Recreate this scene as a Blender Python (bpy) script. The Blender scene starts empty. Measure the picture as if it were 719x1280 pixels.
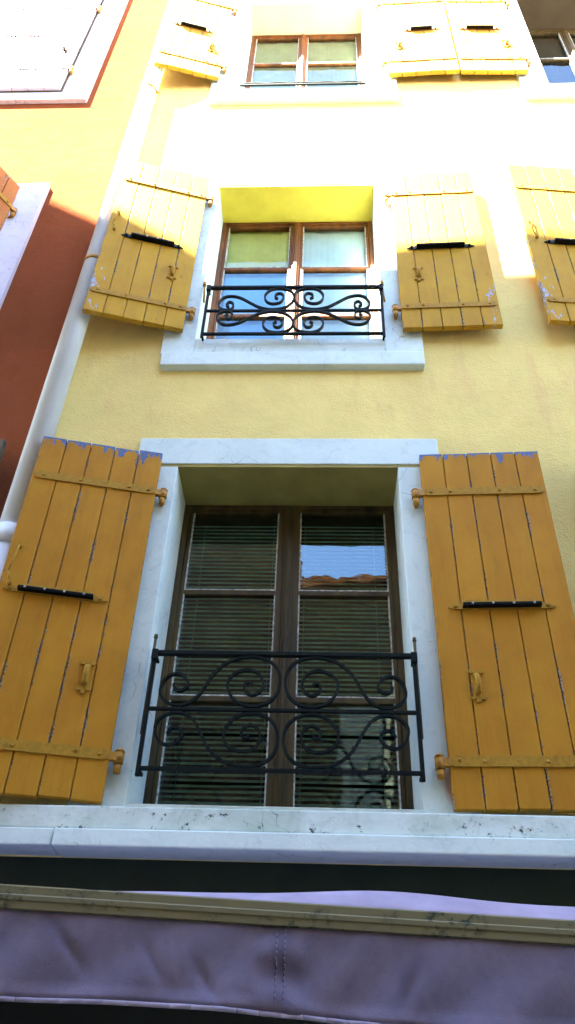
import bpy, bmesh, math, random
from mathutils import Vector, Matrix
random.seed(7)
PI = math.pi
scene = bpy.context.scene
C = scene.collection

# ------------------------------------------------------------------ materials
def _bsdf(name):
    m = bpy.data.materials.new(name); m.use_nodes = True
    nt = m.node_tree; b = nt.nodes['Principled BSDF']
    return m, nt, b
def _noise(nt, scale, detail=6, rough=.6, vec=None, stretch=None, coord='Object', dist=0.0):
    tc = nt.nodes.new('ShaderNodeTexCoord'); mp = nt.nodes.new('ShaderNodeMapping')
    nt.links.new(tc.outputs[coord], mp.inputs['Vector'])
    if stretch: mp.inputs['Scale'].default_value = stretch
    n = nt.nodes.new('ShaderNodeTexNoise'); n.inputs['Scale'].default_value = scale
    n.inputs['Detail'].default_value = detail; n.inputs['Roughness'].default_value = rough
    n.inputs['Distortion'].default_value = dist
    nt.links.new(mp.outputs[0], n.inputs['Vector']); return n.outputs['Fac']
def _ramp(nt, fac, a, b, c0=(0,0,0,1), c1=(1,1,1,1)):
    r = nt.nodes.new('ShaderNodeValToRGB'); e = r.color_ramp.elements
    e[0].position = a; e[0].color = c0; e[1].position = b; e[1].color = c1
    nt.links.new(fac, r.inputs['Fac']); return r.outputs['Color']
def _mix(nt, fac, a, b, mode='MIX'):
    m = nt.nodes.new('ShaderNodeMix'); m.data_type = 'RGBA'; m.blend_type = mode
    for v, i in ((fac, 0), (a, 6), (b, 7)):
        if isinstance(v, (int, float)): m.inputs[i].default_value = v
        elif isinstance(v, tuple): m.inputs[i].default_value = (v + (1,))[:4]
        else: nt.links.new(v, m.inputs[i])
    return m.outputs[2]
def _math(nt, op, a, b=0.0, clamp=False):
    m = nt.nodes.new('ShaderNodeMath'); m.operation = op; m.use_clamp = clamp
    for v, i in ((a, 0), (b, 1)):
        if isinstance(v, (int, float)): m.inputs[i].default_value = v
        else: nt.links.new(v, m.inputs[i])
    return m.outputs[0]
def _bump(nt, b, h, strength, dist=.01):
    n = nt.nodes.new('ShaderNodeBump'); n.inputs['Strength'].default_value = strength
    n.inputs['Distance'].default_value = dist
    nt.links.new(h, n.inputs['Height']); nt.links.new(n.outputs[0], b.inputs['Normal'])

def mat_plain(name, col, rough=.6, var=.15, scale=12, metallic=0.0, bump=.2, stretch=None, spec=.3):
    m, nt, b = _bsdf(name)
    n = _noise(nt, scale, stretch=stretch)
    dark = tuple(c*(1-var*1.6) for c in col); light = tuple(min(1, c*(1+var)) for c in col)
    nt.links.new(_ramp(nt, n, .3, .7, dark+(1,), light+(1,)), b.inputs['Base Color'])
    b.inputs['Roughness'].default_value = rough; b.inputs['Metallic'].default_value = metallic
    b.inputs['Specular IOR Level'].default_value = spec
    _bump(nt, b, _noise(nt, scale*4, stretch=stretch), bump, .004)
    return m

def mat_plaster(name, col, stain, rust=None, grain=1.0):
    m, nt, b = _bsdf(name)
    big = _noise(nt, 1.3, 5, .6, dist=.4)
    mid = _noise(nt, 7, 8, .7)
    drip = _noise(nt, 2.2, 7, .65, stretch=(3.2, 3.2, .5))
    fine = _noise(nt, 90, 6, .7)
    c = _mix(nt, _ramp(nt, big, .38, .66), col, tuple(v*.86 for v in col))
    c = _mix(nt, _math(nt, 'MULTIPLY', _ramp(nt, _noise(nt, 2.6, 7, .7, dist=.8), .48, .72), .25), c, stain)
    c = _mix(nt, _math(nt, 'MULTIPLY', _ramp(nt, drip, .56, .74), .60), c, stain)
    c = _mix(nt, _math(nt, 'MULTIPLY', _ramp(nt, mid, .56, .76), .4), c, tuple(v*.72 for v in col))
    c = _mix(nt, _math(nt, 'MULTIPLY', _ramp(nt, fine, .6, .8), .35), c, tuple(v*.6 for v in col))
    nt.links.new(c, b.inputs['Base Color'])
    b.inputs['Roughness'].default_value = .95; b.inputs['Specular IOR Level'].default_value = 0
    h = _math(nt, 'ADD', _math(nt, 'MULTIPLY', mid, 1.2), _math(nt, 'MULTIPLY', fine, .55*grain))
    _bump(nt, b, h, .75, .016)
    return m

def mat_stone(name, col, dirt, spots=.72, rusts=(), dirt_amt=.5):
    m, nt, b = _bsdf(name)
    big = _noise(nt, 3.0, 6, .65, dist=.6); fine = _noise(nt, 38, 7, .7); mid = _noise(nt, 11, 8, .7, dist=1.2)
    c = _mix(nt, _math(nt, 'MULTIPLY', _ramp(nt, big, .42, .7), dirt_amt), col, dirt)
    c = _mix(nt, _math(nt, 'MULTIPLY', _ramp(nt, mid, .52, .7), .35), c, tuple(v*.7 for v in dirt))
    # chips: small dark pits in clusters
    pit = _math(nt, 'MULTIPLY', _ramp(nt, fine, spots-.06, spots-.03), _ramp(nt, mid, .5, .58))
    c = _mix(nt, pit, c, (.05, .045, .035))
    # hairline cracks
    tc = nt.nodes.new('ShaderNodeTexCoord'); v = nt.nodes.new('ShaderNodeTexVoronoi'); v.feature = 'DISTANCE_TO_EDGE'
    v.inputs['Scale'].default_value = 3.4
    w = nt.nodes.new('ShaderNodeVectorMath'); w.operation = 'ADD'
    nz = nt.nodes.new('ShaderNodeTexNoise'); nz.inputs['Scale'].default_value = 6
    sc = nt.nodes.new('ShaderNodeVectorMath'); sc.operation = 'SCALE'; sc.inputs['Scale'].default_value = .35
    nt.links.new(tc.outputs['Object'], nz.inputs['Vector']); nt.links.new(nz.outputs['Color'], sc.inputs[0])
    nt.links.new(tc.outputs['Object'], w.inputs[0]); nt.links.new(sc.outputs[0], w.inputs[1])
    nt.links.new(w.outputs[0], v.inputs['Vector'])
    crack = _math(nt, 'MULTIPLY', _math(nt, 'LESS_THAN', v.outputs['Distance'], .006), _ramp(nt, big, .5, .62))
    c = _mix(nt, _math(nt, 'MULTIPLY', crack, .55), c, (.12, .11, .09))
    for (px, py, pz, r) in rusts:                                   # iron stains that ran down from the hinge pins
        d = nt.nodes.new('ShaderNodeVectorMath'); d.operation = 'DISTANCE'
        mp = nt.nodes.new('ShaderNodeMapping'); mp.inputs['Scale'].default_value = (1.5, .3, .8)
        nt.links.new(tc.outputs['Object'], mp.inputs['Vector'])
        nt.links.new(mp.outputs[0], d.inputs[0]); d.inputs[1].default_value = (px*1.5, py*.3, pz*.8)
        f = _math(nt, 'SUBTRACT', r, _math(nt, 'ADD', d.outputs['Value'], _math(nt, 'MULTIPLY', mid, .05)))
        f = _math(nt, 'MULTIPLY', f, 30, True)
        c = _mix(nt, _math(nt, 'MULTIPLY', f, .75), c, (.42, .16, .05))
    nt.links.new(c, b.inputs['Base Color'])
    b.inputs['Roughness'].default_value = .8; b.inputs['Specular IOR Level'].default_value = .25
    h = _math(nt, 'SUBTRACT', _math(nt, 'ADD', mid, _math(nt, 'MULTIPLY', fine, .5)), _math(nt, 'MULTIPLY', pit, 1.0))
    _bump(nt, b, h, .4, .006)
    return m

def mat_shutter(name, col, under, H, top_band=.0, chips=.66, left_chip=0.0):
    """painted planks: grain along z, worn chips, old paint showing through along the top edge"""
    m, nt, b = _bsdf(name)
    grain = _noise(nt, 30, 6, .65, stretch=(1, 1, .06)); big = _noise(nt, 4, 5, .6); spot = _noise(nt, 26, 8, .75, stretch=(1, 1, .45))
    fine = _noise(nt, 140, 3, .6)
    c = _mix(nt, _ramp(nt, big, .35, .7), col, tuple(v*f for v, f in zip(col, (.80, .70, .8))))
    c = _mix(nt, _math(nt, 'MULTIPLY', _ramp(nt, _noise(nt, 17, 7, .75), .45, .7), .30), c, tuple(v*f for v, f in zip(col, (1.12, .86, .7))))
    c = _mix(nt, _math(nt, 'MULTIPLY', _ramp(nt, grain, .55, .8), .4), c, tuple(v*.6 for v in col))
    c = _mix(nt, _math(nt, 'MULTIPLY', _ramp(nt, fine, .5, .75), .2), c, tuple(v*.7 for v in col))
    tc = nt.nodes.new('ShaderNodeTexCoord'); s = nt.nodes.new('ShaderNodeSeparateXYZ')
    nt.links.new(tc.outputs['Object'], s.inputs[0])
    # plank-wise tint
    fl = _math(nt, 'FLOOR', _math(nt, 'MULTIPLY', s.outputs['X'], 8.6))
    wn = nt.nodes.new('ShaderNodeTexWhiteNoise'); wn.noise_dimensions = '1D'; nt.links.new(fl, wn.inputs['W'])
    c = _mix(nt, _math(nt, 'MULTIPLY', wn.outputs['Value'], .22), c, tuple(v*.75 for v in col))
    chip = _ramp(nt, spot, chips, chips+.02)
    c = _mix(nt, _math(nt, 'MULTIPLY', chip, .8), c, tuple(v*.35 for v in col))
    pf = _math(nt, 'FRACT', _math(nt, 'DIVIDE', _math(nt, 'ABSOLUTE', s.outputs['X']), .1165 if H > 1.7 and H < 1.75 else .115))
    ed = _math(nt, 'SUBTRACT', .5, _math(nt, 'ABSOLUTE', _math(nt, 'SUBTRACT', pf, .5)))           # 0 on a joint
    wear = _math(nt, 'LESS_THAN', ed, _math(nt, 'MULTIPLY', _ramp(nt, _noise(nt, 9, 8, .8, stretch=(1, 1, .5)), .50, .80), .20))
    c = _mix(nt, _math(nt, 'MULTIPLY', wear, .85), c, _mix(nt, _ramp(nt, fine, .48, .54), tuple(v*.22 for v in col), (.30, .28, .26)))
    dirt = _math(nt, 'MULTIPLY', _ramp(nt, _noise(nt, 6, 7, .7, stretch=(2.5, 2.5, .35)), .50, .78), .45)
    c = _mix(nt, dirt, c, tuple(v*f for v, f in zip(col, (.55, .45, .6))))
    if top_band > 0:
        lim = _math(nt, 'SUBTRACT', H - top_band*.28, _math(nt, 'MULTIPLY', _ramp(nt, _noise(nt, 15, 6, .7, stretch=(1, 1, .25)), .50, .74), top_band*2.6))
        f = _math(nt, 'GREATER_THAN', s.outputs['Z'], lim)
        c = _mix(nt, f, c, under)
        f2 = _math(nt, 'MULTIPLY', f, _ramp(nt, fine, .52, .56)); c = _mix(nt, f2, c, (.12, .1, .09))
    if left_chip > 0:       # flaked strip low on the free edge
        ax = _math(nt, 'ABSOLUTE', s.outputs['X'])
        f = _math(nt, 'MULTIPLY', _math(nt, 'GREATER_THAN', ax, .50), _math(nt, 'LESS_THAN', s.outputs['Z'], left_chip))
        f = _math(nt, 'MULTIPLY', f, _ramp(nt, spot, .555, .575)); c = _mix(nt, f, c, (.30, .40, .60))
    nt.links.new(c, b.inputs['Base Color'])
    b.inputs['Roughness'].default_value = .6; b.inputs['Specular IOR Level'].default_value = .1
    _bump(nt, b, _math(nt, 'SUBTRACT', _math(nt, 'ADD', grain, _math(nt, 'MULTIPLY', spot, .6)), _math(nt, 'MULTIPLY', chip, .8)), .35, .004)
    return m

def mat_glass(name, ior=1.85):
    m = bpy.data.materials.new(name); m.use_nodes = True; nt = m.node_tree; nt.nodes.clear()
    o = nt.nodes.new('ShaderNodeOutputMaterial'); mx = nt.nodes.new('ShaderNodeMixShader')
    t = nt.nodes.new('ShaderNodeBsdfTransparent'); g = nt.nodes.new('ShaderNodeBsdfGlossy'); f = nt.nodes.new('ShaderNodeFresnel')
    t.inputs['Color'].default_value = (.88, .98, .96, 1); g.inputs['Color'].default_value = (.75, .92, 1, 1); g.inputs['Roughness'].default_value = .004
    f.inputs['IOR'].default_value = ior                               # two faces of one sheet together
    bp = nt.nodes.new('ShaderNodeBump'); bp.inputs['Strength'].default_value = .25; bp.inputs['Distance'].default_value = .004
    tc = nt.nodes.new('ShaderNodeTexCoord'); n = nt.nodes.new('ShaderNodeTexNoise'); n.inputs['Scale'].default_value = 7
    n.inputs['Detail'].default_value = 1.5
    nt.links.new(tc.outputs['Object'], n.inputs['Vector']); nt.links.new(n.outputs['Fac'], bp.inputs['Height'])
    nt.links.new(bp.outputs[0], g.inputs['Normal'])
    nt.links.new(f.outputs[0], mx.inputs[0]); nt.links.new(t.outputs[0], mx.inputs[1]); nt.links.new(g.outputs[0], mx.inputs[2])
    nt.links.new(mx.outputs[0], o.inputs['Surface']); return m

def mat_awning(name):
    m, nt, b = _bsdf(name)
    weave = _noise(nt, 260, 2, .5); big = _noise(nt, 5, 8, .7, dist=.8); blot = _noise(nt, 22, 8, .75)
    c = _mix(nt, _ramp(nt, big, .35, .68), (.175, .14, .215), (.12, .10, .17))
    c = _mix(nt, _math(nt, 'MULTIPLY', _ramp(nt, blot, .50, .72), .4), c, (.07, .065, .10))
    # darker green towards the top
    tc = nt.nodes.new('ShaderNodeTexCoord'); s = nt.nodes.new('ShaderNodeSeparateXYZ'); nt.links.new(tc.outputs['Object'], s.inputs[0])
    top = _math(nt, 'MULTIPLY', _math(nt, 'ADD', s.outputs['Z'], _math(nt, 'ADD', -.005, _math(nt, 'MULTIPLY', blot, .07))), 26, True)
    c = _mix(nt, _math(nt, 'MULTIPLY', top, .6), c, (.05, .07, .05))
    nt.links.new(c, b.inputs['Base Color']); b.inputs['Roughness'].default_value = .75
    _bump(nt, b, _math(nt, 'ADD', weave, _math(nt, 'MULTIPLY', blot, .5)), .25, .003)
    return m

def mat_bar(name):
    m, nt, b = _bsdf(name)
    blot = _noise(nt, 26, 8, .75, stretch=(1, 1, 1.2)); zone = _noise(nt, 4, 3, .5)
    f = _math(nt, 'MULTIPLY', _ramp(nt, blot, .5, .6), _ramp(nt, zone, .48, .56))
    c = _mix(nt, f, (.15, .13, .06), (.01, .022, .01))
    nt.links.new(c, b.inputs['Base Color']); b.inputs['Roughness'].default_value = .5
    return m

YEL = (.48, .235, .020)
M = dict(
    wall=mat_plaster('cream_yellow_plaster', (.90, .72, .27), (.76, .48, .22)),
    redwall=mat_plaster('burnt_orange_plaster', (.27, .080, .034), (.22, .062, .026)),
    stone=mat_stone('white_painted_stone', (.66, .76, .73), (.46, .57, .56), rusts=((.50, -.03, 2.70, .10),), dirt_amt=.45),
    stone2=mat_stone('lilac_white_painted_stone', (.66, .64, .72), (.5, .5, .58), dirt_amt=.3),
    ledge=mat_stone('marbled_ledge_stone', (.64, .72, .69), (.34, .44, .36), spots=.645, dirt_amt=.8),
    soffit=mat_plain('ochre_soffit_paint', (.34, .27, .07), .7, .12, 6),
    sh_low=mat_shutter('ochre_shutter_paint_low', YEL, (.10, .17, .36), 1.735, .045, .665),
    sh_up=mat_shutter('ochre_shutter_paint_upper', (.50, .290, .022), (.3, .3, .45), 1.69, .0, .64, .42),
    sh_top=mat_shutter('cream_shutter_paint_top', (.46, .31, .035), (.3, .3, .45), 1.76, .0, .68),
    sh_white=mat_shutter('white_shutter_paint', (.62, .60, .66), (.3, .3, .45), 2.1, .0, .75),
    sh_orange=mat_shutter('orange_brown_shutter_paint', (.42, .17, .04), (.3, .3, .45), 1.7, .0, .7),
    sh_olive=mat_shutter('grey_green_shutter_paint', (.14, .14, .09), (.3, .3, .45), 1.7, .0, .7),
    iron=mat_plain('ochre_painted_iron', (.38, .205, .022), .6, .14, 50, .0, .5, spec=.12),
    knuckle=mat_plain('bright_ochre_hinge_paint', (.44, .21, .018), .45, .35, 70, .0, .5),
    dark=mat_plain('black_iron', (.003, .004, .003), .55, .3, 60, .0, .4, spec=.12),
    rail=mat_plain('dark_green_wrought_iron', (.0025, .006, .004), .6, .3, 70, .0, .4, spec=.12),
    brown=mat_plain('brown_window_wood', (.070, .045, .009), .6, .35, 14, .0, .4, (1, 1, .12)),
    redbrown=mat_plain('red_brown_window_wood', (.19, .062, .010), .55, .35, 14, .0, .4, (1, 1, .12)),
    putty=mat_plain('peeling_white_putty', (.52, .52, .46), .8, .5, 45, .0, .8),
    glass=mat_glass('window_glass'),
    glass_up=mat_glass('upper_window_glass', 1.5),
    blind=mat_plain('grey_venetian_slat', (.36, .62, .56), .5, .2, 8),
    curtain=mat_plain('white_net_curtain', (.86, .85, .78), .9, .05, 8),
    creamyellow=mat_plain('painted_yellow_reflection', (.80, .66, .22), .9, .08, 8),  # stands in for the yellow soffit mirrored in the pane
    bluecurtain=mat_plain('sky_blue_curtain', (.30, .58, .92), .9, .08, 8),
    cream=mat_plain('cream_curtain', (.34, .31, .16), .9, .1, 8),
    soffit2=mat_plain('bounce_lit_yellow_soffit', (.80, .66, .07), .7, .08, 6),  # ochre soffit with the sun's bounce light put into its colour
    soffit3=mat_plain('bounce_lit_pale_soffit', (.80, .66, .40), .7, .08, 6),  # top soffit: bounced sunlight painted in as a paler ochre
    soffit4=mat_plain('vignette_dark_soffit', (.05, .03, .012), .7, .1, 6),  # this brown takes in the lens vignette's corner darkening
    canvas=mat_plain('sky_lit_lilac_canvas', (.34, .29, .40), .8, .15, 5),  # paler copy of the awning cloth, sky light put into its colour
    brownc=mat_plain('vignette_dark_curtain', (.05, .03, .012), .9, .1, 8),  # curtain tone darkened to carry the vignette
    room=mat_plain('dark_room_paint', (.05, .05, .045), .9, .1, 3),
    pipe=mat_plain('white_pipe_paint', (.68, .74, .78), .4, .08, 9, .0, .2, (1, 1, .3)),
    fascia=mat_plain('dark_green_fascia_paint', (.010, .020, .009), .55, .25, 5),
    awning=mat_awning('lilac_grey_awning_canvas'),
    bar=mat_bar('mildewed_beige_aluminium'),
    roof=mat_plain('terracotta_tile', (.30, .12, .06), .85, .3, 9, .0, .6),
    asphalt=mat_plain('worn_asphalt', (.055, .055, .055), .9, .25, 30, .0, .6),
    paving=mat_plain('grey_paving', (.28, .27, .25), .85, .2, 6, .0, .5),
    opp_a=mat_plaster('buff_plaster', (.36, .33, .27), (.25, .2, .14)),
    opp_b=mat_plaster('dusky_plaster', (.085, .085, .075), (.05, .045, .04)),
    opp_sh=mat_plain('faded_blue_shutter', (.16, .22, .30), .6, .2, 12),
)

# ------------------------------------------------------------------ mesh helpers
def box(bm, x0, x1, y0, y1, z0, z1, bev=0.0, mi=0, mat=None):
    vs = [bm.verts.new(p) for p in ((x0,y0,z0),(x1,y0,z0),(x1,y1,z0),(x0,y1,z0),(x0,y0,z1),(x1,y0,z1),(x1,y1,z1),(x0,y1,z1))]
    fs = [bm.faces.new([vs[i] for i in f]) for f in ((0,3,2,1),(4,5,6,7),(0,1,5,4),(1,2,6,5),(2,3,7,6),(3,0,4,7))]
    for f in fs: f.material_index = mi
    if mat is not None:
        for v in vs: v.co = mat @ v.co
    if bev > 0:
        es = list({e for f in fs for e in f.edges})
        bmesh.ops.bevel(bm, geom=es, offset=bev, segments=2, profile=.5, affect='EDGES')
def cyl(bm, p0, p1, r0, r1=None, n=12, mi=0):
    r1 = r0 if r1 is None else r1
    p0, p1 = Vector(p0), Vector(p1); d = (p1-p0).normalized()
    a = d.orthogonal().normalized(); b = d.cross(a)
    A = [bm.verts.new(p0 + (a*math.cos(t)+b*math.sin(t))*r0) for t in [2*PI*i/n for i in range(n)]]
    B = [bm.verts.new(p1 + (a*math.cos(t)+b*math.sin(t))*r1) for t in [2*PI*i/n for i in range(n)]]
    for i in range(n):
        f = bm.faces.new((A[i], A[(i+1)%n], B[(i+1)%n], B[i])); f.smooth = True; f.material_index = mi
    bm.faces.new(A[::-1]).material_index = mi; bm.faces.new(B).material_index = mi
def prism(bm, pts, y0, y1):
    """outline in x,z pulled from y0 to y1"""
    A = [bm.verts.new((x, y0, z)) for x, z in pts]; B = [bm.verts.new((x, y1, z)) for x, z in pts]
    n = len(pts)
    for i in range(n): bm.faces.new((A[i], A[(i+1)%n], B[(i+1)%n], B[i]))
    bm.faces.new(A[::-1]); bm.faces.new(B)
def ribbon(bm, pts, th, y0, y1):
    """flat bar on edge that follows a curve in the x,z plane"""
    n = len(pts); secs = []
    for i in range(n):
        a = Vector(pts[max(0, i-1)]); b = Vector(pts[min(n-1, i+1)]); t = (b-a).normalized(); nn = Vector((-t.y, t.x))*th/2
        p = Vector(pts[i])
        secs.append([bm.verts.new((q.x, y, q.y)) for q, y in ((p+nn, y0), (p-nn, y0), (p-nn, y1), (p+nn, y1))])
    for i in range(n-1):
        for k in range(4):
            f = bm.faces.new((secs[i][k], secs[i][(k+1)%4], secs[i+1][(k+1)%4], secs[i+1][k]))
    bm.faces.new(secs[0][::-1]); bm.faces.new(secs[-1])
def catmull(pts, sub=6):
    P = [Vector(p) for p in pts]; P = [P[0]*2-P[1]] + P + [P[-1]*2-P[-2]]; out = []
    for i in range(1, len(P)-2):
        for s in range(sub):
            t = s/sub; a, b, c, d = P[i-1:i+3]
            out.append(.5*((2*b)+(-a+c)*t+(2*a-5*b+4*c-d)*t*t+(-a+3*b-3*c+d)*t**3))
    out.append(P[-2]); return [(v.x, v.y) for v in out]
def link(name, bm, mats, parent=None, loc=(0,0,0), rz=0.0):
    bmesh.ops.recalc_face_normals(bm, faces=bm.faces)
    me = bpy.data.meshes.new(name); bm.to_mesh(me); bm.free()
    for m in (mats if isinstance(mats, (list, tuple)) else [mats]): me.materials.append(m)
    o = bpy.data.objects.new(name, me); C.objects.link(o); o.location = loc; o.rotation_euler = (0, 0, rz)
    if parent: o.parent = parent
    return o
def empty(name, label, cat, loc=(0,0,0), group=None):
    o = bpy.data.objects.new(name, None); C.objects.link(o); o.location = loc; o.empty_display_size = .3
    o['label'] = label; o['category'] = cat
    if group: o['group'] = group
    return o
def struct(o): o['kind'] = 'structure'; return o

def wall_with_holes(bm, X0, X1, Z0, Z1, y0, y1, holes):
    xs = sorted({X0, X1} | {h[0] for h in holes} | {h[1] for h in holes}); zs = sorted({Z0, Z1} | {h[2] for h in holes} | {h[3] for h in holes})
    inside = lambda x, z: any(h[0] < x < h[1] and h[2] < z < h[3] for h in holes)
    V = {}
    def v(x, y, z):
        k = (round(x,4), round(y,4), round(z,4))
        if k not in V: V[k] = bm.verts.new(k)
        return V[k]
    solid = lambda i, j: 0 <= i < len(xs)-1 and 0 <= j < len(zs)-1 and not inside((xs[i]+xs[i+1])/2, (zs[j]+zs[j+1])/2)
    for i in range(len(xs)-1):
        for j in range(len(zs)-1):
            if not solid(i, j): continue
            a, b, c, d = xs[i], xs[i+1], zs[j], zs[j+1]
            bm.faces.new((v(a,y0,c), v(b,y0,c), v(b,y0,d), v(a,y0,d))); bm.faces.new((v(a,y1,c), v(a,y1,d), v(b,y1,d), v(b,y1,c)))
            if not solid(i-1, j): bm.faces.new((v(a,y0,c), v(a,y0,d), v(a,y1,d), v(a,y1,c)))
            if not solid(i+1, j): bm.faces.new((v(b,y0,c), v(b,y1,c), v(b,y1,d), v(b,y0,d)))
            if not solid(i, j-1): bm.faces.new((v(a,y0,c), v(a,y1,c), v(b,y1,c), v(b,y0,c)))
            if not solid(i, j+1): bm.faces.new((v(a,y0,d), v(b,y0,d), v(b,y1,d), v(a,y1,d)))

# ------------------------------------------------------------------ shutters
def make_shutter(parent, side, hx, hy, z0, w, H, swing, mat, label=None, bar=(.09, .485), bar_mat='iron', hook=False,
                 strap_z=(.175, 1.485), bar_z=.845, handle_z=(.41, .555), handle_x=.14, knuckles=True, hardware='iron', planks=5):
    """side=+1: hinge on its left, leaf to +x; side=-1: hinge on its right"""
    th = .036
    bm = bmesh.new(); pw = w/planks
    rnd = random.Random(int(abs(hx)*1000+z0*10))
    for i in range(planks):
        a, b = i*pw+.0022, (i+1)*pw-.0022
        dz0, dz1 = rnd.uniform(-.004, .004), rnd.uniform(-.006, .003); dy = rnd.uniform(-.0012, .0012)
        x0, x1 = sorted((side*a, side*b))
        box(bm, x0, x1, -th+dy, 0, dz0, H+dz1, .0035)
    x0, x1 = sorted((side*.004, side*(w-.004)))
    box(bm, x0, x1, -th+.012, -.008, .012, H-.02)                     # tongue behind the open joints
    o = link('shutter', bm, mat, parent, (hx, hy, z0), -swing if side > 0 else swing)
    if label: o['label'] = label
    def sx(a, b): return sorted((side*a, side*b))
    yf = -th
    for sz in strap_z:
        bm = bmesh.new(); a, b = .028, w-.035; n = 8; h = .021
        pts = [(side*(a) + side*h*(-math.sin(t)), sz + h*math.cos(t)) for t in [PI*k/n for k in range(n+1)]]
        pts += [(side*(b) + side*h*math.sin(t), sz - h*math.cos(t)) for t in [PI*k/n for k in range(n+1)]]
        prism(bm, pts, yf-.0075, yf-.0015)
        for q in (.04, .13, .36, w-.055):
            cyl(bm, (side*q, yf-.0075, sz+rnd.uniform(-.003, .003)), (side*q, yf-.0135, sz), .0085, .006, 8)
        link('strap_hinge', bm, M[hardware], o)
    # locking bar: an angle iron with pointed, bolted ends
    bm = bmesh.new(); a, b = bar; z = bar_z
    pts = [(a-.03, z-.004), (a-.005, z+.014), (a+.02, z+.016), (a+.04, z+.034), (b-.055, z+.034), (b-.03, z+.016), (b+.0, z+.012), (b+.022, z-.002),
           (b-.01, z-.012), (a+.01, z-.012)]
    pts = [(side*p, q) for p, q in pts]
    prism(bm, pts, yf-.008, yf-.002)
    x0, x1 = sx(a+.03, b-.04); box(bm, x0, x1, yf-.034, yf-.008, z-.008, z-.001, 0, 2)  # dark lip: underside shade put into the colour of the ochre bars
    box(bm, x0, x1, yf-.034, yf-.029, z-.008, z+.007, .001, 2)
    for q in (a, b-.01): cyl(bm, (side*q, yf-.008, z+.002), (side*q, yf-.018, z+.002), .009, .007, 8)
    for k in range(4):
        q = a+.07+(b-a-.14)*k/3; cyl(bm, (side*q, yf-.0335, z), (side*q, yf-.040, z), .0055, .004, 8, 1)
    link('locking_bar', bm, [M[bar_mat], M['putty'], M['dark']], o)
    # handle: backplate with ears and a half-round pull
    if handle_z:
        bm = bmesh.new(); zl, zh = handle_z; hxm = side*handle_x
        box(bm, hxm-.013, hxm+.013, yf-.006, yf-.001, zl+.012, zh-.008, .0015)
        for q, zz in ((-.02, zh-.012), (.02, zh-.012), (-.019, zl+.02), (.019, zl+.02), (0, zl+.008)):
            cyl(bm, (hxm+q, yf-.001, zz), (hxm+q, yf-.009, zz), .0105, .009, 10)
        rows = []
        for k in range(9):
            t = k/8; zz = zl+.035+(zh-zl-.06)*t; dep = .010+.022*math.sin(PI*t)**.7
            rows.append([bm.verts.new((hxm+.0115*math.cos(u), yf-dep-.010*math.sin(u), zz)) for u in [2*PI*j/8 for j in range(8)]])
        for k in range(8):
            for j in range(8):
                f = bm.faces.new((rows[k][j], rows[k][(j+1)%8], rows[k+1][(j+1)%8], rows[k+1][j])); f.smooth = True
        bm.faces.new(rows[0]); bm.faces.new(rows[-1])
        link('pull_handle', bm, M[hardware], o)
    if hook:
        bm = bmesh.new(); q = w-.045
        cyl(bm, (side*q, yf, z+.22), (side*q, yf-.022, z+.22), .012, .010, 8)
        cyl(bm, (side*q, yf-.02, z+.215), (side*(q+.012), yf-.03, z+.07), .0045, None, 7)
        cyl(bm, (side*(q+.012), yf-.03, z+.07), (side*(q-.004), yf-.028, z+.03), .0045, None, 7)
        cyl(bm, (side*(q-.004), yf-.014, z+.02), (side*(q-.004), yf-.034, z+.02), .012, .010, 8)
        link('catch_hook', bm, M[hardware], o)
    if knuckles:
        for sz in strap_z:
            bm = bmesh.new(); x = -side*.032
            cyl(bm, (x, -.024, sz-.026), (x, -.024, sz+.020), .019, None, 14)
            cyl(bm, (x, -.024, sz+.020), (x, -.024, sz+.032), .021, .012, 14)
            cyl(bm, (x, -.024, sz-.030), (x, -.024, sz-.062), .0155, .013, 14)
            a, b = sorted((x, side*.012)); box(bm, a, b, -.040, -.018, sz-.018, sz+.016, .002)
            box(bm, x-.008, x+.008, -.018, .075, sz-.052, sz-.036, .002)
            link('hinge_knuckle', bm, M['knuckle'], o)
    return o

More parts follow.
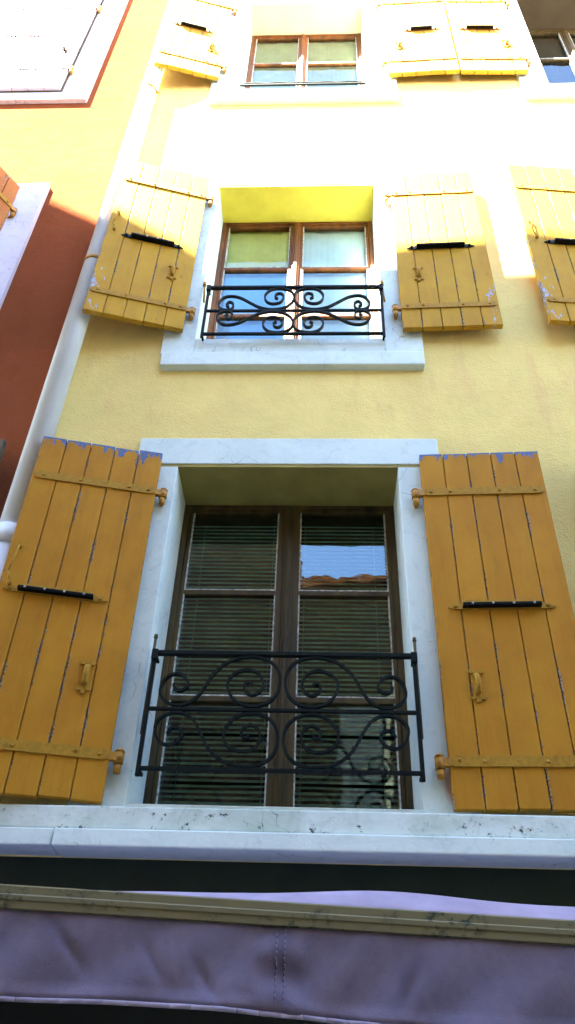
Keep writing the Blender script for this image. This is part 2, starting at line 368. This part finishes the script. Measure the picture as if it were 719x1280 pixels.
# ------------------------------------------------------------------ railings
CUR1 = [(205,214),(222,238),(255,236),(272,208),(240,174),(192,172),(157,203),(150,255),(190,293),(255,302),(310,275),(345,230),(390,160),(450,112),
        (530,90),(610,95),(665,125),(692,180),(682,245),(640,288),(570,303),(500,285),(458,235),(458,190),(490,160),(540,148),(590,160),(615,200),
        (605,238),(570,255),(538,240),(532,214),(552,202),(566,212)]
CUR2 = [(236,226),(216,212),(238,190),(268,206),(258,240),(210,246),(168,232),(158,195),(195,157),(250,148),(320,162),(400,200),(470,230),(560,244),
        (650,232),(706,195),(718,150),(692,112),(620,94),(545,102),(502,142),(512,185),(560,204),(620,193),(642,155),(620,130),(588,135),(578,158),(598,168)]
def make_railing(parent, kind, x0, x1, zb, zm, zt, y, wall_y, label):
    bm = bmesh.new(); cx = (x0+x1)/2; d = .009
    box(bm, x0, x1, y-d-.003, y+d+.003, zt-.009, zt+.009, .002)
    box(bm, x0, x1, y-d, y+d, zb-.007, zb+.007, .002)
    box(bm, x0, x1, y-d+.001, y+d-.001, zm-.007, zm+.007, .002)
    for x in (x0, x1):
        box(bm, x-.008, x+.008, y-.008, y+.008, zb-.03, zt+.004, .002)
        for z in (zt-.004, zb):
            box(bm, x-.006, x+.006, y+.006, wall_y, z-.006, z+.006, .0015)
        box(bm, x-.013, x+.013, y-.016, y+.012, zt-.034, zt+.014, .004)
    o = link('balcony_railing', bm, M['rail'], parent); o['label'] = label
    src, ccx, half, cyt, cym = (CUR1, 705, 605, 75, 318) if kind == 1 else (CUR2, 720, 655, 85, 252)
    hw = (x1-x0)/2
    for sx in (-1, 1):
        for sz in (1, -1):
            H = (zt-zm) if sz > 0 else (zm-zb)
            pts = [(cx + sx*(ccx-px)/half*hw, zm + sz*(cym-py)/(cym-cyt)*H) for px, py in src]
            bm = bmesh.new(); ribbon(bm, catmull(pts, 5), .0098, y-.009, y+.009)
            link('scroll', bm, M['rail'], o)
    return o

# ------------------------------------------------------------------ windows
def make_surround(parent, X0, X1, Z0, Z1, ox0, ox1, oz0, oz1, depth, mat, proud=.03, soffit='soffit'):
    bm = bmesh.new()
    box(bm, X0, ox0, -proud, depth, Z0, oz1, .004); box(bm, ox1, X1, -proud, depth, Z0, oz1, .004)
    box(bm, X0, X1, -proud-.0015, depth, oz1+.018, Z1, .004)
    box(bm, ox0, ox1, -proud+.004, depth+.15, Z0, oz0, .003)
    o = link('window_surround', bm, mat, parent)
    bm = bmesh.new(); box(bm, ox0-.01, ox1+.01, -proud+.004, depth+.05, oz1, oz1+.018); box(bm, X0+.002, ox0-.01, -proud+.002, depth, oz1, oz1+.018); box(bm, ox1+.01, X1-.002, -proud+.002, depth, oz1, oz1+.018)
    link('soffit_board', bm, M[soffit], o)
    return o
def make_window(parent, x0, x1, z0, z1, Y, cent, trans, wood, left, right, label=None, top_in=.03):
    """outer frame mesh > two casements, glass, beads, blinds or curtains"""
    fw = .028; bm = bmesh.new()
    box(bm, x0, x0+fw, Y, Y+.07, z0, z1, .002); box(bm, x1-fw, x1, Y, Y+.07, z0, z1, .002)
    box(bm, x0+fw, x1-fw, Y+.001, Y+.07, z1-fw*.7, z1, .002); box(bm, x0+fw, x1-fw, Y+.001, Y+.07, z0, z0+.04, .002)
    w = link('window', bm, wood, parent)
    if label: w['label'] = label
    c0, c1 = cent; cm = (c0+c1)/2
    for k, (a, b, inner) in enumerate(((x0+fw, cm-.002, 'R'), (cm+.002, x1-fw, 'L'))):
        bm = bmesh.new(); s = .020; si = (c1-c0)/2 - .004
        la, lb = (s, si) if inner == 'R' else (si, s)
        zt, zb = z1-fw*.7, z0+.04
        yy = Y+.012
        box(bm, a, a+la, yy, yy+.045, zb, zt, .003); box(bm, b-lb, b, yy, yy+.045, zb, zt, .003)
        box(bm, a+la, b-lb, yy+.001, yy+.044, zt-.022, zt, .002); box(bm, a+la, b-lb, yy+.001, yy+.044, zb, zb+.05, .002)
        for t in trans: box(bm, a+la, b-lb, yy+.004, yy+.040, t-.013, t+.013, .002)
        if inner == 'R':       # moulded cover strip over the meeting stiles
            box(bm, cm-.024, cm+.024, yy-.014, yy-.001, zb, zt, .005); box(bm, cm-.011, cm+.011, yy-.024, yy-.0145, zb, zt, .004)
        cs = link('casement', bm, wood, w)
        # putty beads round each light
        bm = bmesh.new(); bounds = [zt-.022] + list(trans) + [zb+.05]
        for i in range(len(bounds)-1):
            top = bounds[i]-(0 if i == 0 else .013); bot = bounds[i+1]+(.013 if i < len(bounds)-2 else 0)
            q = .0065
            box(bm, a+la, a+la+q, yy+.004, yy+.020, bot, top); box(bm, b-lb-q, b-lb, yy+.004, yy+.020, bot, top)
            box(bm, a+la+q, b-lb-q, yy+.0045, yy+.020, bot, bot+q)
        link('putty_bead', bm, M['putty'], w)
        bm = bmesh.new(); g = yy+.022
        vs = [bm.verts.new(p) for p in ((a+la-.004, g, zb+.04), (b-lb+.004, g, zb+.04), (b-lb+.004, g, zt-.015), (a+la-.004, g, zt-.015))]; bm.faces.new(vs)
        link('pane', bm, M['glass' if z0 < 4 else 'glass_up'], w)
        cover = left if k == 0 else right
        for kind, czt, czb in cover:
            yb = Y+.095 if kind == 'blind' else Y+.066
            bm = bmesh.new()
            if kind == 'blind':
                z = czb; r = random.Random(3+k)
                while z < czt:
                    tl = r.uniform(-.0015, .0015); d0 = .011
                    vs = [bm.verts.new(p) for p in ((a+.005, yb-.004, z+tl), (b-.005, yb-.004, z-tl), (b-.005, yb+.001, z+.0125-tl), (a+.005, yb+.001, z+.0125+tl),
                                                    (b-.005, yb+.012, z+.015-tl), (a+.005, yb+.012, z+.015+tl))]
                    bm.faces.new((vs[0], vs[1], vs[2], vs[3])); bm.faces.new((vs[3], vs[2], vs[4], vs[5])); z += .0240
                for q in (a+.08, b-.08): box(bm, q-.001, q+.001, yb-.013, yb-.012, czb, czt)
                link('venetian_blind', bm, M['blind'], w)
            else:
                n = 60; cols = []
                for i in range(n+1):
                    x = a+(b-a)*i/n; y = yb+.0025*math.sin(i*.35)+.0008*math.sin(i*1.3+k)
                    cols.append((bm.verts.new((x, y, czb)), bm.verts.new((x, y+.002, czt))))
                for i in range(n):
                    f = bm.faces.new((cols[i][0], cols[i+1][0], cols[i+1][1], cols[i][1])); f.smooth = True
                link('curtain', bm, M[kind], w)
    return w

# ================================================================== the yellow house
house = empty('yellow_house', 'cream yellow plastered house with ochre plank shutters and white window surrounds', 'house')
BAY = 2.57
OPEN = {1: (-.72, .38, 2.60, 4.28), 2: (-.735, .36, 5.28, 6.962), 3: (-.72, .37, 8.53, 10.37)}
SUR = {1: (-.935, .588, 2.56, 4.475), 2: (-.925, .575, 5.14, 7.15), 3: (-.945, .61, 8.36, 10.56)}
holes = []
for k in (1, 2, 3):
    for b in range(3):
        s = SUR[k]; holes.append((s[0]+.004+b*BAY, s[1]-.004+b*BAY, s[2]+.004, s[3]-.004))
bm = bmesh.new(); wall_with_holes(bm, -1.43, 8.0, 2.41, 13.0, 0, .42, holes)
link('wall', bm, M['wall'], house)
bm = bmesh.new()      # ends, back and ceiling
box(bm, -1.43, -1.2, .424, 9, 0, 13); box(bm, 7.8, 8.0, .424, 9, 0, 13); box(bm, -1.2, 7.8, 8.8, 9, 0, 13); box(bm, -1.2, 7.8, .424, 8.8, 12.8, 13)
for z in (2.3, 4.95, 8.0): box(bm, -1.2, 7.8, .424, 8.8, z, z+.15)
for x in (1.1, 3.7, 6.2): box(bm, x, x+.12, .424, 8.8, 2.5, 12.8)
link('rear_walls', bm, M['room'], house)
bm = bmesh.new(); prism(bm, [(-1.43, 13.0), (8.2, 13.0), (8.2, 13.12), (-1.43, 13.12)], -.35, 9.2)
for i in range(40): cyl(bm, (-1.3+i*.24, -.42, 13.16), (-1.3+i*.24, 9.2, 13.2), .09, None, 8)
link('roof', bm, M['roof'], house)

def stone_box(x0, x1, y0, y1, z0, z1, mat='stone', name='sill', bev=.006, label=None):
    bm = bmesh.new()
    n = max(1, int((x1-x0)/.12)); r = random.Random(int(z0*100)); bev_rows = []
    box(bm, x0, x1, y0, y1, z0, z1, bev)
    o = link(name, bm, M[mat], house)
    if label: o['label'] = label
    return o

for b in range(3):
    dx = b*BAY
    for k in (1, 2, 3):
        s, o_ = SUR[k], OPEN[k]
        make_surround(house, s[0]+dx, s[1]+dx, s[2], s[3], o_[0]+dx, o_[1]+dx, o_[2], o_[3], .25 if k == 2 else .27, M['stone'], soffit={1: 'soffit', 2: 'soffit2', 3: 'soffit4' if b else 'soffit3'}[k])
    stone_box(SUR[2][0]+.015+dx, SUR[2][1]-.005+dx, -.050, .03, 5.030, 5.138, 'stone')
    stone_box(-.945+dx, .61+dx, -.045, .03, 8.285, 8.358, 'stone')
# windows (first bay as photographed, further bays alike)
for b in range(3):
    dx = b*BAY; sh = lambda t: tuple(v+dx for v in t)
    make_window(house, -.72+dx, .38+dx, 2.60, 4.275, .27, sh((-.222, -.106)), (3.737, 3.175), M['brown'],
                [('blind', 4.20, 2.66)], [('blind', 4.20, 2.66)], 'brown casement window with grey venetian blinds behind dark glass' if b == 0 else None)
    make_window(house, -.735+dx, .36+dx, 5.28, 6.957, .25, sh((-.238, -.140)), (6.40, 5.88), M['redbrown'],
                [('bluecurtain', 6.42, 5.30), ('creamyellow', 6.955, 6.425)], [('curtain', 6.955, 5.30)], 'red brown casement window with blue curtain and painted yellow reflection left and white curtain right' if b == 0 else None)
    make_window(house, -.72+dx, .37+dx, 8.53, 10.365, .25, sh((-.25, -.157)), (9.73, 9.15), M['brown'] if b else M['redbrown'],
                [('brownc' if b else 'cream', 10.36, 8.56)], [('brownc' if b else 'cream', 10.36, 8.56)], 'top floor casement window with cream curtains' if b == 0 else None)
# railings
make_railing(house, 1, -.675, .378, 2.705, 2.943, 3.187, -.10, -.028, 'dark green scrollwork railing across the large lower window')
make_railing(house, 2, -.69, .352, 5.262, 5.475, 5.70, -.075, -.028, 'black scrollwork railing across the sunlit middle window')
bm = bmesh.new()                                                    # low bar at the top floor window
box(bm, -.70, .35, -.05, -.032, 8.545, 8.56, .002)
r = catmull([(-.68+i*.10, 8.575+.012*(i % 2)) for i in range(11)], 4); ribbon(bm, r, .006, -.05, -.04)
link('balcony_railing', bm, M['rail'], house)['label'] = 'low dark bar along the sill of the top window'
# window stays beside the lower railing
for x in (-.695, .392):
    bm = bmesh.new(); cyl(bm, (x, -.05, 2.86), (x, -.05, 3.29), .006, None, 8); cyl(bm, (x, -.05, 3.285), (x, -.05, 3.302), .009, .007, 10)
    box(bm, x-.005, x+.005, -.045, -.027, 2.89, 2.90); box(bm, x-.005, x+.005, -.045, -.027, 3.22, 3.23)
    link('shutter_rod', bm, M['brown'], house)
for x in (-.715, .372):
    bm = bmesh.new(); cyl(bm, (x, -.045, 5.60), (x-.01, -.055, 5.76), .006, None, 8); cyl(bm, (x-.01, -.055, 5.75), (x-.01, -.055, 5.785), .012, .009, 10)
    link('shutter_rod', bm, M['iron'], house)

# shutters, ground row
R = math.radians
make_shutter(house, -1, -.80, -.045, 2.585, .588, 1.735, R(12.5), M['sh_low'], 'large ochre plank shutter swung open, blue paint showing along its top, left of the lower window', bar=(.155, .54), bar_mat='iron', hook=True, handle_x=.15)
make_shutter(house, 1, .482, -.045, 2.585, .578, 1.735, R(2.5), M['sh_low'], 'large ochre plank shutter lying flat to the wall right of the lower window')
u = dict(strap_z=(.185, 1.43), bar_z=.775, handle_z=(.43, .575), handle_x=.125)
make_shutter(house, -1, -.812, -.04, 5.31, .58, 1.69, R(15), M['sh_up'], 'ochre shutter swung out with black locking bar left of the middle window', bar=(.12, .46), hook=True, bar_mat='dark', **u)
make_shutter(house, 1, .462, -.045, 5.31, .568, 1.69, R(2), M['sh_up'], 'ochre shutter with black locking bar right of the middle window', bar=(.10, .47), bar_mat='dark', **u)
t = dict(strap_z=(.225, 1.50), bar_z=.84, handle_z=(.45, .60), handle_x=.12)
make_shutter(house, -1, -.885, -.04, 8.635, .55, 1.76, R(14), M['sh_top'], 'cream yellow shutter swung out left of the top window', bar=(.16, .46), bar_mat='redbrown', hook=False, **t)
make_shutter(house, 1, .537, -.045, 8.645, .593, 1.76, R(2), M['sh_top'], 'cream yellow shutter right of the top window touching the next one', bar=(.21, .47), bar_mat='redbrown', **t)
make_shutter(house, -1, 1.70, -.045, 8.655, .560, 1.76, R(1), M['sh_top'], 'cream shutter of the dark top window at right', bar=(.16, .47), bar_mat='redbrown', hook=False, **t)
make_shutter(house, -1, 1.855, -.045, 5.31, .578, 1.73, R(5), M['sh_up'], 'ochre shutter with flaking blue white edge, at the right edge of the middle row', bar=(.12, .46), hook=True, bar_mat='dark', **u)
make_shutter(house, -1, -.80+BAY, -.045, 2.585, .50, 1.735, R(6), M['sh_low'], None, hook=True)
for (x, z, m, p, kw) in ((.482+BAY, 2.585, 'sh_low', 1.735, {}), (.462+BAY, 5.31, 'sh_up', 1.69, dict(u, bar_mat='dark')), (.537+BAY, 8.645, 'sh_top', 1.76, t)):
    make_shutter(house, 1, x, -.045, z, .575, p, R(3), M[m], None, **kw)

# ledge over the shopfront
bm = bmesh.new(); box(bm, -1.43, 8.0, -.12, .42, 2.476, 2.558, .006); link('ledge', bm, M['ledge'], house)
bm = bmesh.new(); box(bm, -1.43, -.936, -.132, .42, 2.415, 2.474, .005); box(bm, -.930, 3.2, -.142, .42, 2.412, 2.476-.003, .006); box(bm, 3.206, 8.0, -.136, .42, 2.412, 2.473, .006)
link('ledge_moulding', bm, M['stone'], house)
# shopfront
bm = bmesh.new(); box(bm, -1.43, 8, .0, .16, 2.02, 2.411, .003); box(bm, -1.43, 8, -.02, .16, 1.98, 2.018, .004)
for x in (-1.43, .9, 3.2, 5.6, 7.86): box(bm, x, x+.14, 0, .16, 0, 1.979, .004)
for a, b in ((-1.29, .9), (1.04, 3.2), (3.34, 5.6), (5.74, 7.86)): box(bm, a, b, .04, .14, 0, .5, .004)
sf = link('shopfront', bm, M['fascia'], house)
bm = bmesh.new(); box(bm, -1.3, 7.9, .08, .09, .5, 1.979); link('shop_glass', bm, M['room'], sf)

# ================================================================== awning
aw = empty('shop_awning', 'faded lilac grey canvas awning with mildewed beige front bar under the stone ledge', 'awning', (0, -.48, 2.15))
def line(x):     # front bar runs slightly askew
    t = (x+.94)/1.66
    return -.525+.065*t, 2.130-.042*t
N = 340; XS = [-1.9+ (5.1*i/N) for i in range(N+1)]
bm = bmesh.new(); prof = [(0, 0), (0, .018), (-.004, .022), (-.004, .034), (0, .038), (0, .058), (.010, .064), (.042, .064), (.042, -.003), (.006, -.003)]
rows = []
for x in (-1.9, 3.2):
    y, z = line(x); rows.append([bm.verts.new((x, y+a+.48, z+b-2.15)) for a, b in prof])
for k in range(len(prof)): bm.faces.new((rows[0][k], rows[0][(k+1) % len(prof)], rows[1][(k+1) % len(prof)], rows[1][k]))
bm.faces.new(rows[0]); bm.faces.new(rows[1])
link('front_bar', bm, M['bar'], aw)
bm = bmesh.new(); rows = []
def fold(x, v):
    f = .007*math.sin(x*9+1)*v + .005*math.sin(x*23+v*6+1.3*math.sin(x*5))*(.3+v)
    for cx_, s_ in ((-.105, 1), (-.15, -.8), (-.06, .7)): f += s_*.011*math.exp(-((x-cx_)/.028)**2)*(.3+v)*math.sin(v*11+s_*2)
    for a_, b_, k_ in ((-.45, .55, .9), (-.7, .4, 1.2), (.25, .6, -.8), (-.30, .75, 1.0)):            # diagonal creases
        d_ = (x-a_)-(v-b_)*.16*k_; f += .012*math.exp(-(d_/.018)**2)*math.exp(-((v-b_)/.25)**2)
    return f
for x in XS:
    y, z = line(x); col = []
    for j in range(15):
        v = j/14; hem = .006 if j >= 13 else 0
        col.append(bm.verts.new((x, y+.012+fold(x, v)-hem+.48, z-.002-.215*v-.008*math.sin(x*4)*v-2.15)))
    rows.append(col)
for i in range(N):
    for j in range(14):
        f = bm.faces.new((rows[i][j], rows[i+1][j], rows[i+1][j+1], rows[i][j+1])); f.smooth = True
va = link('valance', bm, M['awning'], aw)
hm = bmesh.new()
for a_, b_ in zip(XS[:-1:4], XS[4::4]):
    (ya, za), (yb_, zb_) = line(a_), line(b_)
    P = [(x_, yy_+.012+fold(x_, 1)-.006+.48, zz_-.220-.008*math.sin(x_*4)-2.15) for x_, yy_, zz_ in ((a_, ya, za), (b_, yb_, zb_))]
    cyl(hm, P[0], P[1], .0065, None, 8)
link('hem', hm, M['canvas'], va)  # paler cloth paints a highlight line along the hem
sd = va.modifiers.new('thick', 'SOLIDIFY'); sd.thickness = .003
for x in (-.118, -.095, 1.3):                                        # stitched seams of the valance
    bm = bmesh.new()
    y, z = line(x); pts = []
    for j in range(15):
        v = j/14; pts.append((x+.002*math.sin(j*2.1), y+.010+fold(x, v)-.003+.48, z-.004-.210*v-2.15))
    for a, b in zip(pts[:-1], pts[1:]): cyl(bm, a, b, .0022, None, 6)
    link('seam', bm, M['awning'], va)
bm = bmesh.new(); rows = []                                          # slack canvas between bar and wall
for x in XS:
    y, z = line(x); col = []
    hump = .044 + .014*math.sin(x*3.1+.6) + .006*math.sin(x*8)
    hump *= min(1, max(.15, (x+1.15)*1.1))
    for j in range(13):
        v = j/12; yy = y+.04+(-.03-(y+.04))*v; zz = (z+.060)+(2.235-(z+.060))*v + hump*math.sin(PI*min(1, v*1.6))**1.2*(1 if v < .625 else 0)
        col.append(bm.verts.new((x, yy+.48, zz-2.15)))
    rows.append(col)
for i in range(N):
    for j in range(12):
        f = bm.faces.new((rows[i][j], rows[i+1][j], rows[i+1][j+1], rows[i][j+1])); f.smooth = True
ca = link('canopy', bm, M['canvas'], aw); sd = ca.modifiers.new('thick', 'SOLIDIFY'); sd.thickness = .003
bm = bmesh.new(); cyl(bm, (-1.9, .44, .06), (3.2, .44, .06), .038, None, 16); link('roller', bm, M['bar'], aw)
for x in (-1.4, 2.6):
    bm = bmesh.new(); y, z = line(x); cyl(bm, (x, .45, -.02), (x+.35, .28, -.02), .018, None, 10); cyl(bm, (x+.35, .28, -.02), (x+.05, y+.50, z-2.12), .016, None, 10)
    link('folding_arm', bm, M['bar'], aw)

# ================================================================== drainpipe
dp = empty('drainpipe', 'white painted drainpipe running up the joint between the two houses', 'drainpipe', (-1.425, -.11, 0))
bm = bmesh.new(); cyl(bm, (0, 0, 3.78), (.0, 0, 13), .064, None, 28); link('pipe', bm, M['pipe'], dp)
bm = bmesh.new(); cyl(bm, (0, 0, .1), (0, 0, 3.775), .068, None, 28); cyl(bm, (0, 0, 3.70), (0, 0, 3.80), .076, None, 28); link('lower_pipe', bm, M['pipe'], dp)
for z in (5.9, 8.30, 10.9):
    bm = bmesh.new(); cyl(bm, (0, 0, z-.014), (0, 0, z+.014), .069, None, 28); box(bm, .0, .02, .06, .11, z-.01, z+.01); box(bm, .066, .09, -.01, .01, z-.014, z+.014, .002)
    link('pipe_bracket', bm, M['iron'], dp)

# ================================================================== neighbouring house
nb = empty('orange_house', 'burnt orange plastered house with white painted shutters at the left', 'house', (-4, 0, 0))
bm = bmesh.new()
NO = [(-3.10, -2.18, 2.7, 4.4), (-3.10, -2.18, 5.15, 6.85), (-5.8, -4.9, 5.15, 6.85), (-5.8, -4.9, 2.7, 4.4)]
NS = [(a-.2, b+.2, c-.18, d+.18) for a, b, c, d in NO]
wall_with_holes(bm, -9, -1.434, 0, 13.3, 0, .42, [(a+4*0, b, c, d) for a, b, c, d in NS])
for v in bm.verts: v.co.x += 4
link('wall', bm, M['redwall'], nb)
bm = bmesh.new(); box(bm, -5, 2.566, .5, 9, 0, 13.2); link('rear_walls', bm, M['room'], nb)
bm = bmesh.new(); box(bm, -5.1, 2.566, -.3, 9.1, 13.302, 13.45)
for i in range(32): cyl(bm, (-5+i*.24, -.36, 13.5), (-5+i*.24, 9.1, 13.52), .09, None, 8)
link('roof', bm, M['roof'], nb)
for (a, b, c, d), (A, B, Cc, D) in zip(NO, NS):
    bm = bmesh.new(); y1 = .3
    box(bm, A+4, a+4, -.035, y1, Cc, D, .004); box(bm, b+4, B+4, -.035, y1, Cc, D, .004); box(bm, a+4, b+4, -.034, y1, d, D, .003); box(bm, a+4, b+4, -.05, y1, Cc, c, .003)
    link('window_surround', bm, M['stone2'], nb)
    bm = bmesh.new(); box(bm, a+4, b+4, .30, .34, c, d)
    w = link('window', bm, M['brown'], nb)
    for k in (0, 1):
        xx = a+4+.05+k*(b-a)/2; bm = bmesh.new(); box(bm, xx, xx+(b-a)/2-.08, .285, .298, c+.05, d-.05); link('pane', bm, M['room'], w)
def nshut(side, hx, hy, z0, w, H, deg, mat, label=None, **kw):
    return make_shutter(nb, side, hx+4, hy, z0, w, H, R(deg), M[mat], label, **kw)
nk = dict(strap_z=(.18, 1.45), bar_z=.8, handle_z=(.43, .57), handle_x=.12)
nshut(-1, -2.17, -.07, 5.17, .50, 1.70, 60, 'sh_orange', 'orange brown shutter standing half open at the left edge', **nk)
nshut(1, -2.13, -.05, 2.75, .54, 1.62, 5, 'sh_olive', 'grey green shutter of the lower left window', **nk)
nshut(1, -3.12, -.06, 5.17, .46, 1.70, 160, 'sh_orange', **nk)
# top left: closed white shutters in a painted panel
bm = bmesh.new(); Z0, Z1 = 8.36, 10.85
box(bm, -3.58+4, -1.966+4, -.042, -.002, Z0, Z1, .003)
tp = link('window_surround', bm, M['stone2'], nb)
bm = bmesh.new(); box(bm, -3.345+4, -2.188+4, -.0445, -.0425, 8.485, 10.66); link('gap_shade_board', bm, M['brown'], tp)  # dark sheet painting the gap shadow round the closed shutters
for side, hx in ((-1, -2.205), (1, -3.327)):
    o = make_shutter(nb, side, hx+4, -.046, 8.50, .552, 2.15, 0, M['sh_white'], 'white plank shutter closed in its white frame at top left',
                     strap_z=(.36, 1.72), bar_z=1.05, handle_z=(.66, .74), handle_x=.10, bar=(.42, .50), bar_mat='redbrown', planks=4, hardware='brown')

# ================================================================== street and houses opposite
def ground(name, x0, x1, y0, y1, z, mat):
    bm = bmesh.new(); vs = [bm.verts.new(p) for p in ((x0,y0,z),(x1,y0,z),(x1,y1,z),(x0,y1,z))]; bm.faces.new(vs)
    return struct(link(name, bm, M[mat]))
ground('ground', -400, 400, -400, 400, -.12, 'paving')
ground('road', -60, 60, -3.7, -.9, -.116, 'asphalt')
bm = bmesh.new(); box(bm, -60, 60, -.9, .0, -.119, 0, .01); struct(link('pavement', bm, M['paving']))
bm = bmesh.new(); box(bm, -60, 60, -4.6, -3.7, -.119, 0, .01); struct(link('pavement', bm, M['paving']))

def opp_house(name, label, x0, x1, tops, mat, depth=7, y=-4.6, cols=(), rows=(), roofm='roof'):
    """tops: roofline points (x,z) from left to right along the street front"""
    root = empty(name, label, 'house', ((x0+x1)/2, y, 0)); cx = (x0+x1)/2
    bm = bmesh.new(); pts = [(x0-cx, 0), (x1-cx, 0)] + [(x-cx, z) for x, z in reversed(tops)]
    prism(bm, pts, -depth, 0); link('wall', bm, M[mat], root)
    bm = bmesh.new()
    for (xa, za), (xb, zb) in zip(tops[:-1], tops[1:]):
        d = Vector((xb-xa, 0, zb-za)).normalized(); n = Vector((-d.z, 0, d.x))
        A, B = Vector((xa-cx, 0, za)), Vector((xb-cx, 0, zb))
        q = [A+n*.004, B+n*.004, B+n*.10, A+n*.10]; prism(bm, [(p.x, p.z) for p in q], -depth-.1, .12)
    link('roof', bm, M[roofm], root)
    for c in cols:
        for z in rows:
            bm = bmesh.new(); box(bm, c-cx-.5, c-cx+.5, -.02, .05, z-.1, z+1.6, .003); w = link('window', bm, M['stone'], root)
            bm = bmesh.new(); box(bm, c-cx-.42, c-cx-.02, .052, .06, z, z+1.5); box(bm, c-cx+.02, c-cx+.42, .052, .06, z, z+1.5); link('pane', bm, M['room'], w)
            for s in (-1, 1):
                bm = bmesh.new(); a, b = sorted((c-cx+s*.54, c-cx+s*1.0)); box(bm, a, b, .003, .05, z-.03, z+1.55, .004); link('shutter', bm, M['opp_sh'], root)
    return root
# edge needed for the roof shadow that slants across the two fronts
opp_house('tall_house', 'tall buff house across the lane whose sloping gable shades the lower fronts', -14, -2.0,
          [(-14, 16.3), (-9.5, 17.55), (-6.52, 15.44), (-6.50, 14.78), (-2.0, 14.86)], 'opp_a', cols=(-12, -9.2, -6.4, -3.6), rows=(1.0, 4.2, 7.3, 10.4))
opp_house('rose_house', 'low rose plastered house opposite with stepped tiled roofline', -1.996, 7.0,
          [(-1.996, 8.5), (-.35, 8.3), (-.33, 6.95), (.5, 7.05), (7.0, 6.9)], 'opp_b', cols=(1.2, 4.4), rows=(.9, 4.0))
opp_house('far_house', 'buff house further along the opposite side', 7.004, 18.0, [(7.004, 9), (12, 11), (18, 9)], 'opp_a', cols=(9, 12, 15), rows=(1, 4))

# ================================================================== light, sky, camera
sun_dir = Vector((1.1, 1.0, -2.0)).normalized()
L = bpy.data.lights.new('sun', 'SUN'); L.energy = 5.0; L.angle = math.radians(.4); L.color = (1, .93, .80)
so = bpy.data.objects.new('sun', L); C.objects.link(so); so.rotation_euler = sun_dir.to_track_quat('-Z', 'Y').to_euler(); so.location = (-8, -8, 20)
w = bpy.data.worlds.new('World'); scene.world = w; w.use_nodes = True; nt = w.node_tree
bg = nt.nodes['Background']; sky = nt.nodes.new('ShaderNodeTexSky'); sky.sky_type = 'NISHITA'; sky.sun_disc = False
sky.ozone_density = 3.0; sky.dust_density = .2; sky.sun_elevation = math.asin(-sun_dir.z); sky.sun_rotation = math.atan2(-sun_dir.x, -sun_dir.y)
nt.links.new(sky.outputs[0], bg.inputs['Color']); bg.inputs['Strength'].default_value = .06

pitch, yaw, roll = math.radians(38.774), math.radians(-3.085), math.radians(2.260)
fw = Vector((math.sin(yaw)*math.cos(pitch), math.cos(yaw)*math.cos(pitch), math.sin(pitch)))
rt = Vector((math.cos(yaw), -math.sin(yaw), 0)); up = rt.cross(fw)
r2 = rt*math.cos(roll)+up*math.sin(roll); u2 = -rt*math.sin(roll)+up*math.cos(roll)
cam = bpy.data.cameras.new('camera'); co = bpy.data.objects.new('camera', cam); C.objects.link(co)
co.matrix_world = Matrix((( r2.x, u2.x, -fw.x, 0), (r2.y, u2.y, -fw.y, -3.0), (r2.z, u2.z, -fw.z, 1.6), (0, 0, 0, 1)))
cam.sensor_width = 36; cam.sensor_fit = 'AUTO'; cam.lens = 1000*36/1280; cam.clip_end = 2000; cam.clip_start = .05
scene.camera = co
vs_ = scene.view_settings; vs_.view_transform = 'Standard'; vs_.look = 'None'; vs_.gamma = 1; vs_.exposure = 4.85; vs_.use_curve_mapping = False
scene.render.engine = 'CYCLES'; scene.cycles.max_bounces = 8; scene.cycles.diffuse_bounces = 5; scene.cycles.transparent_max_bounces = 12
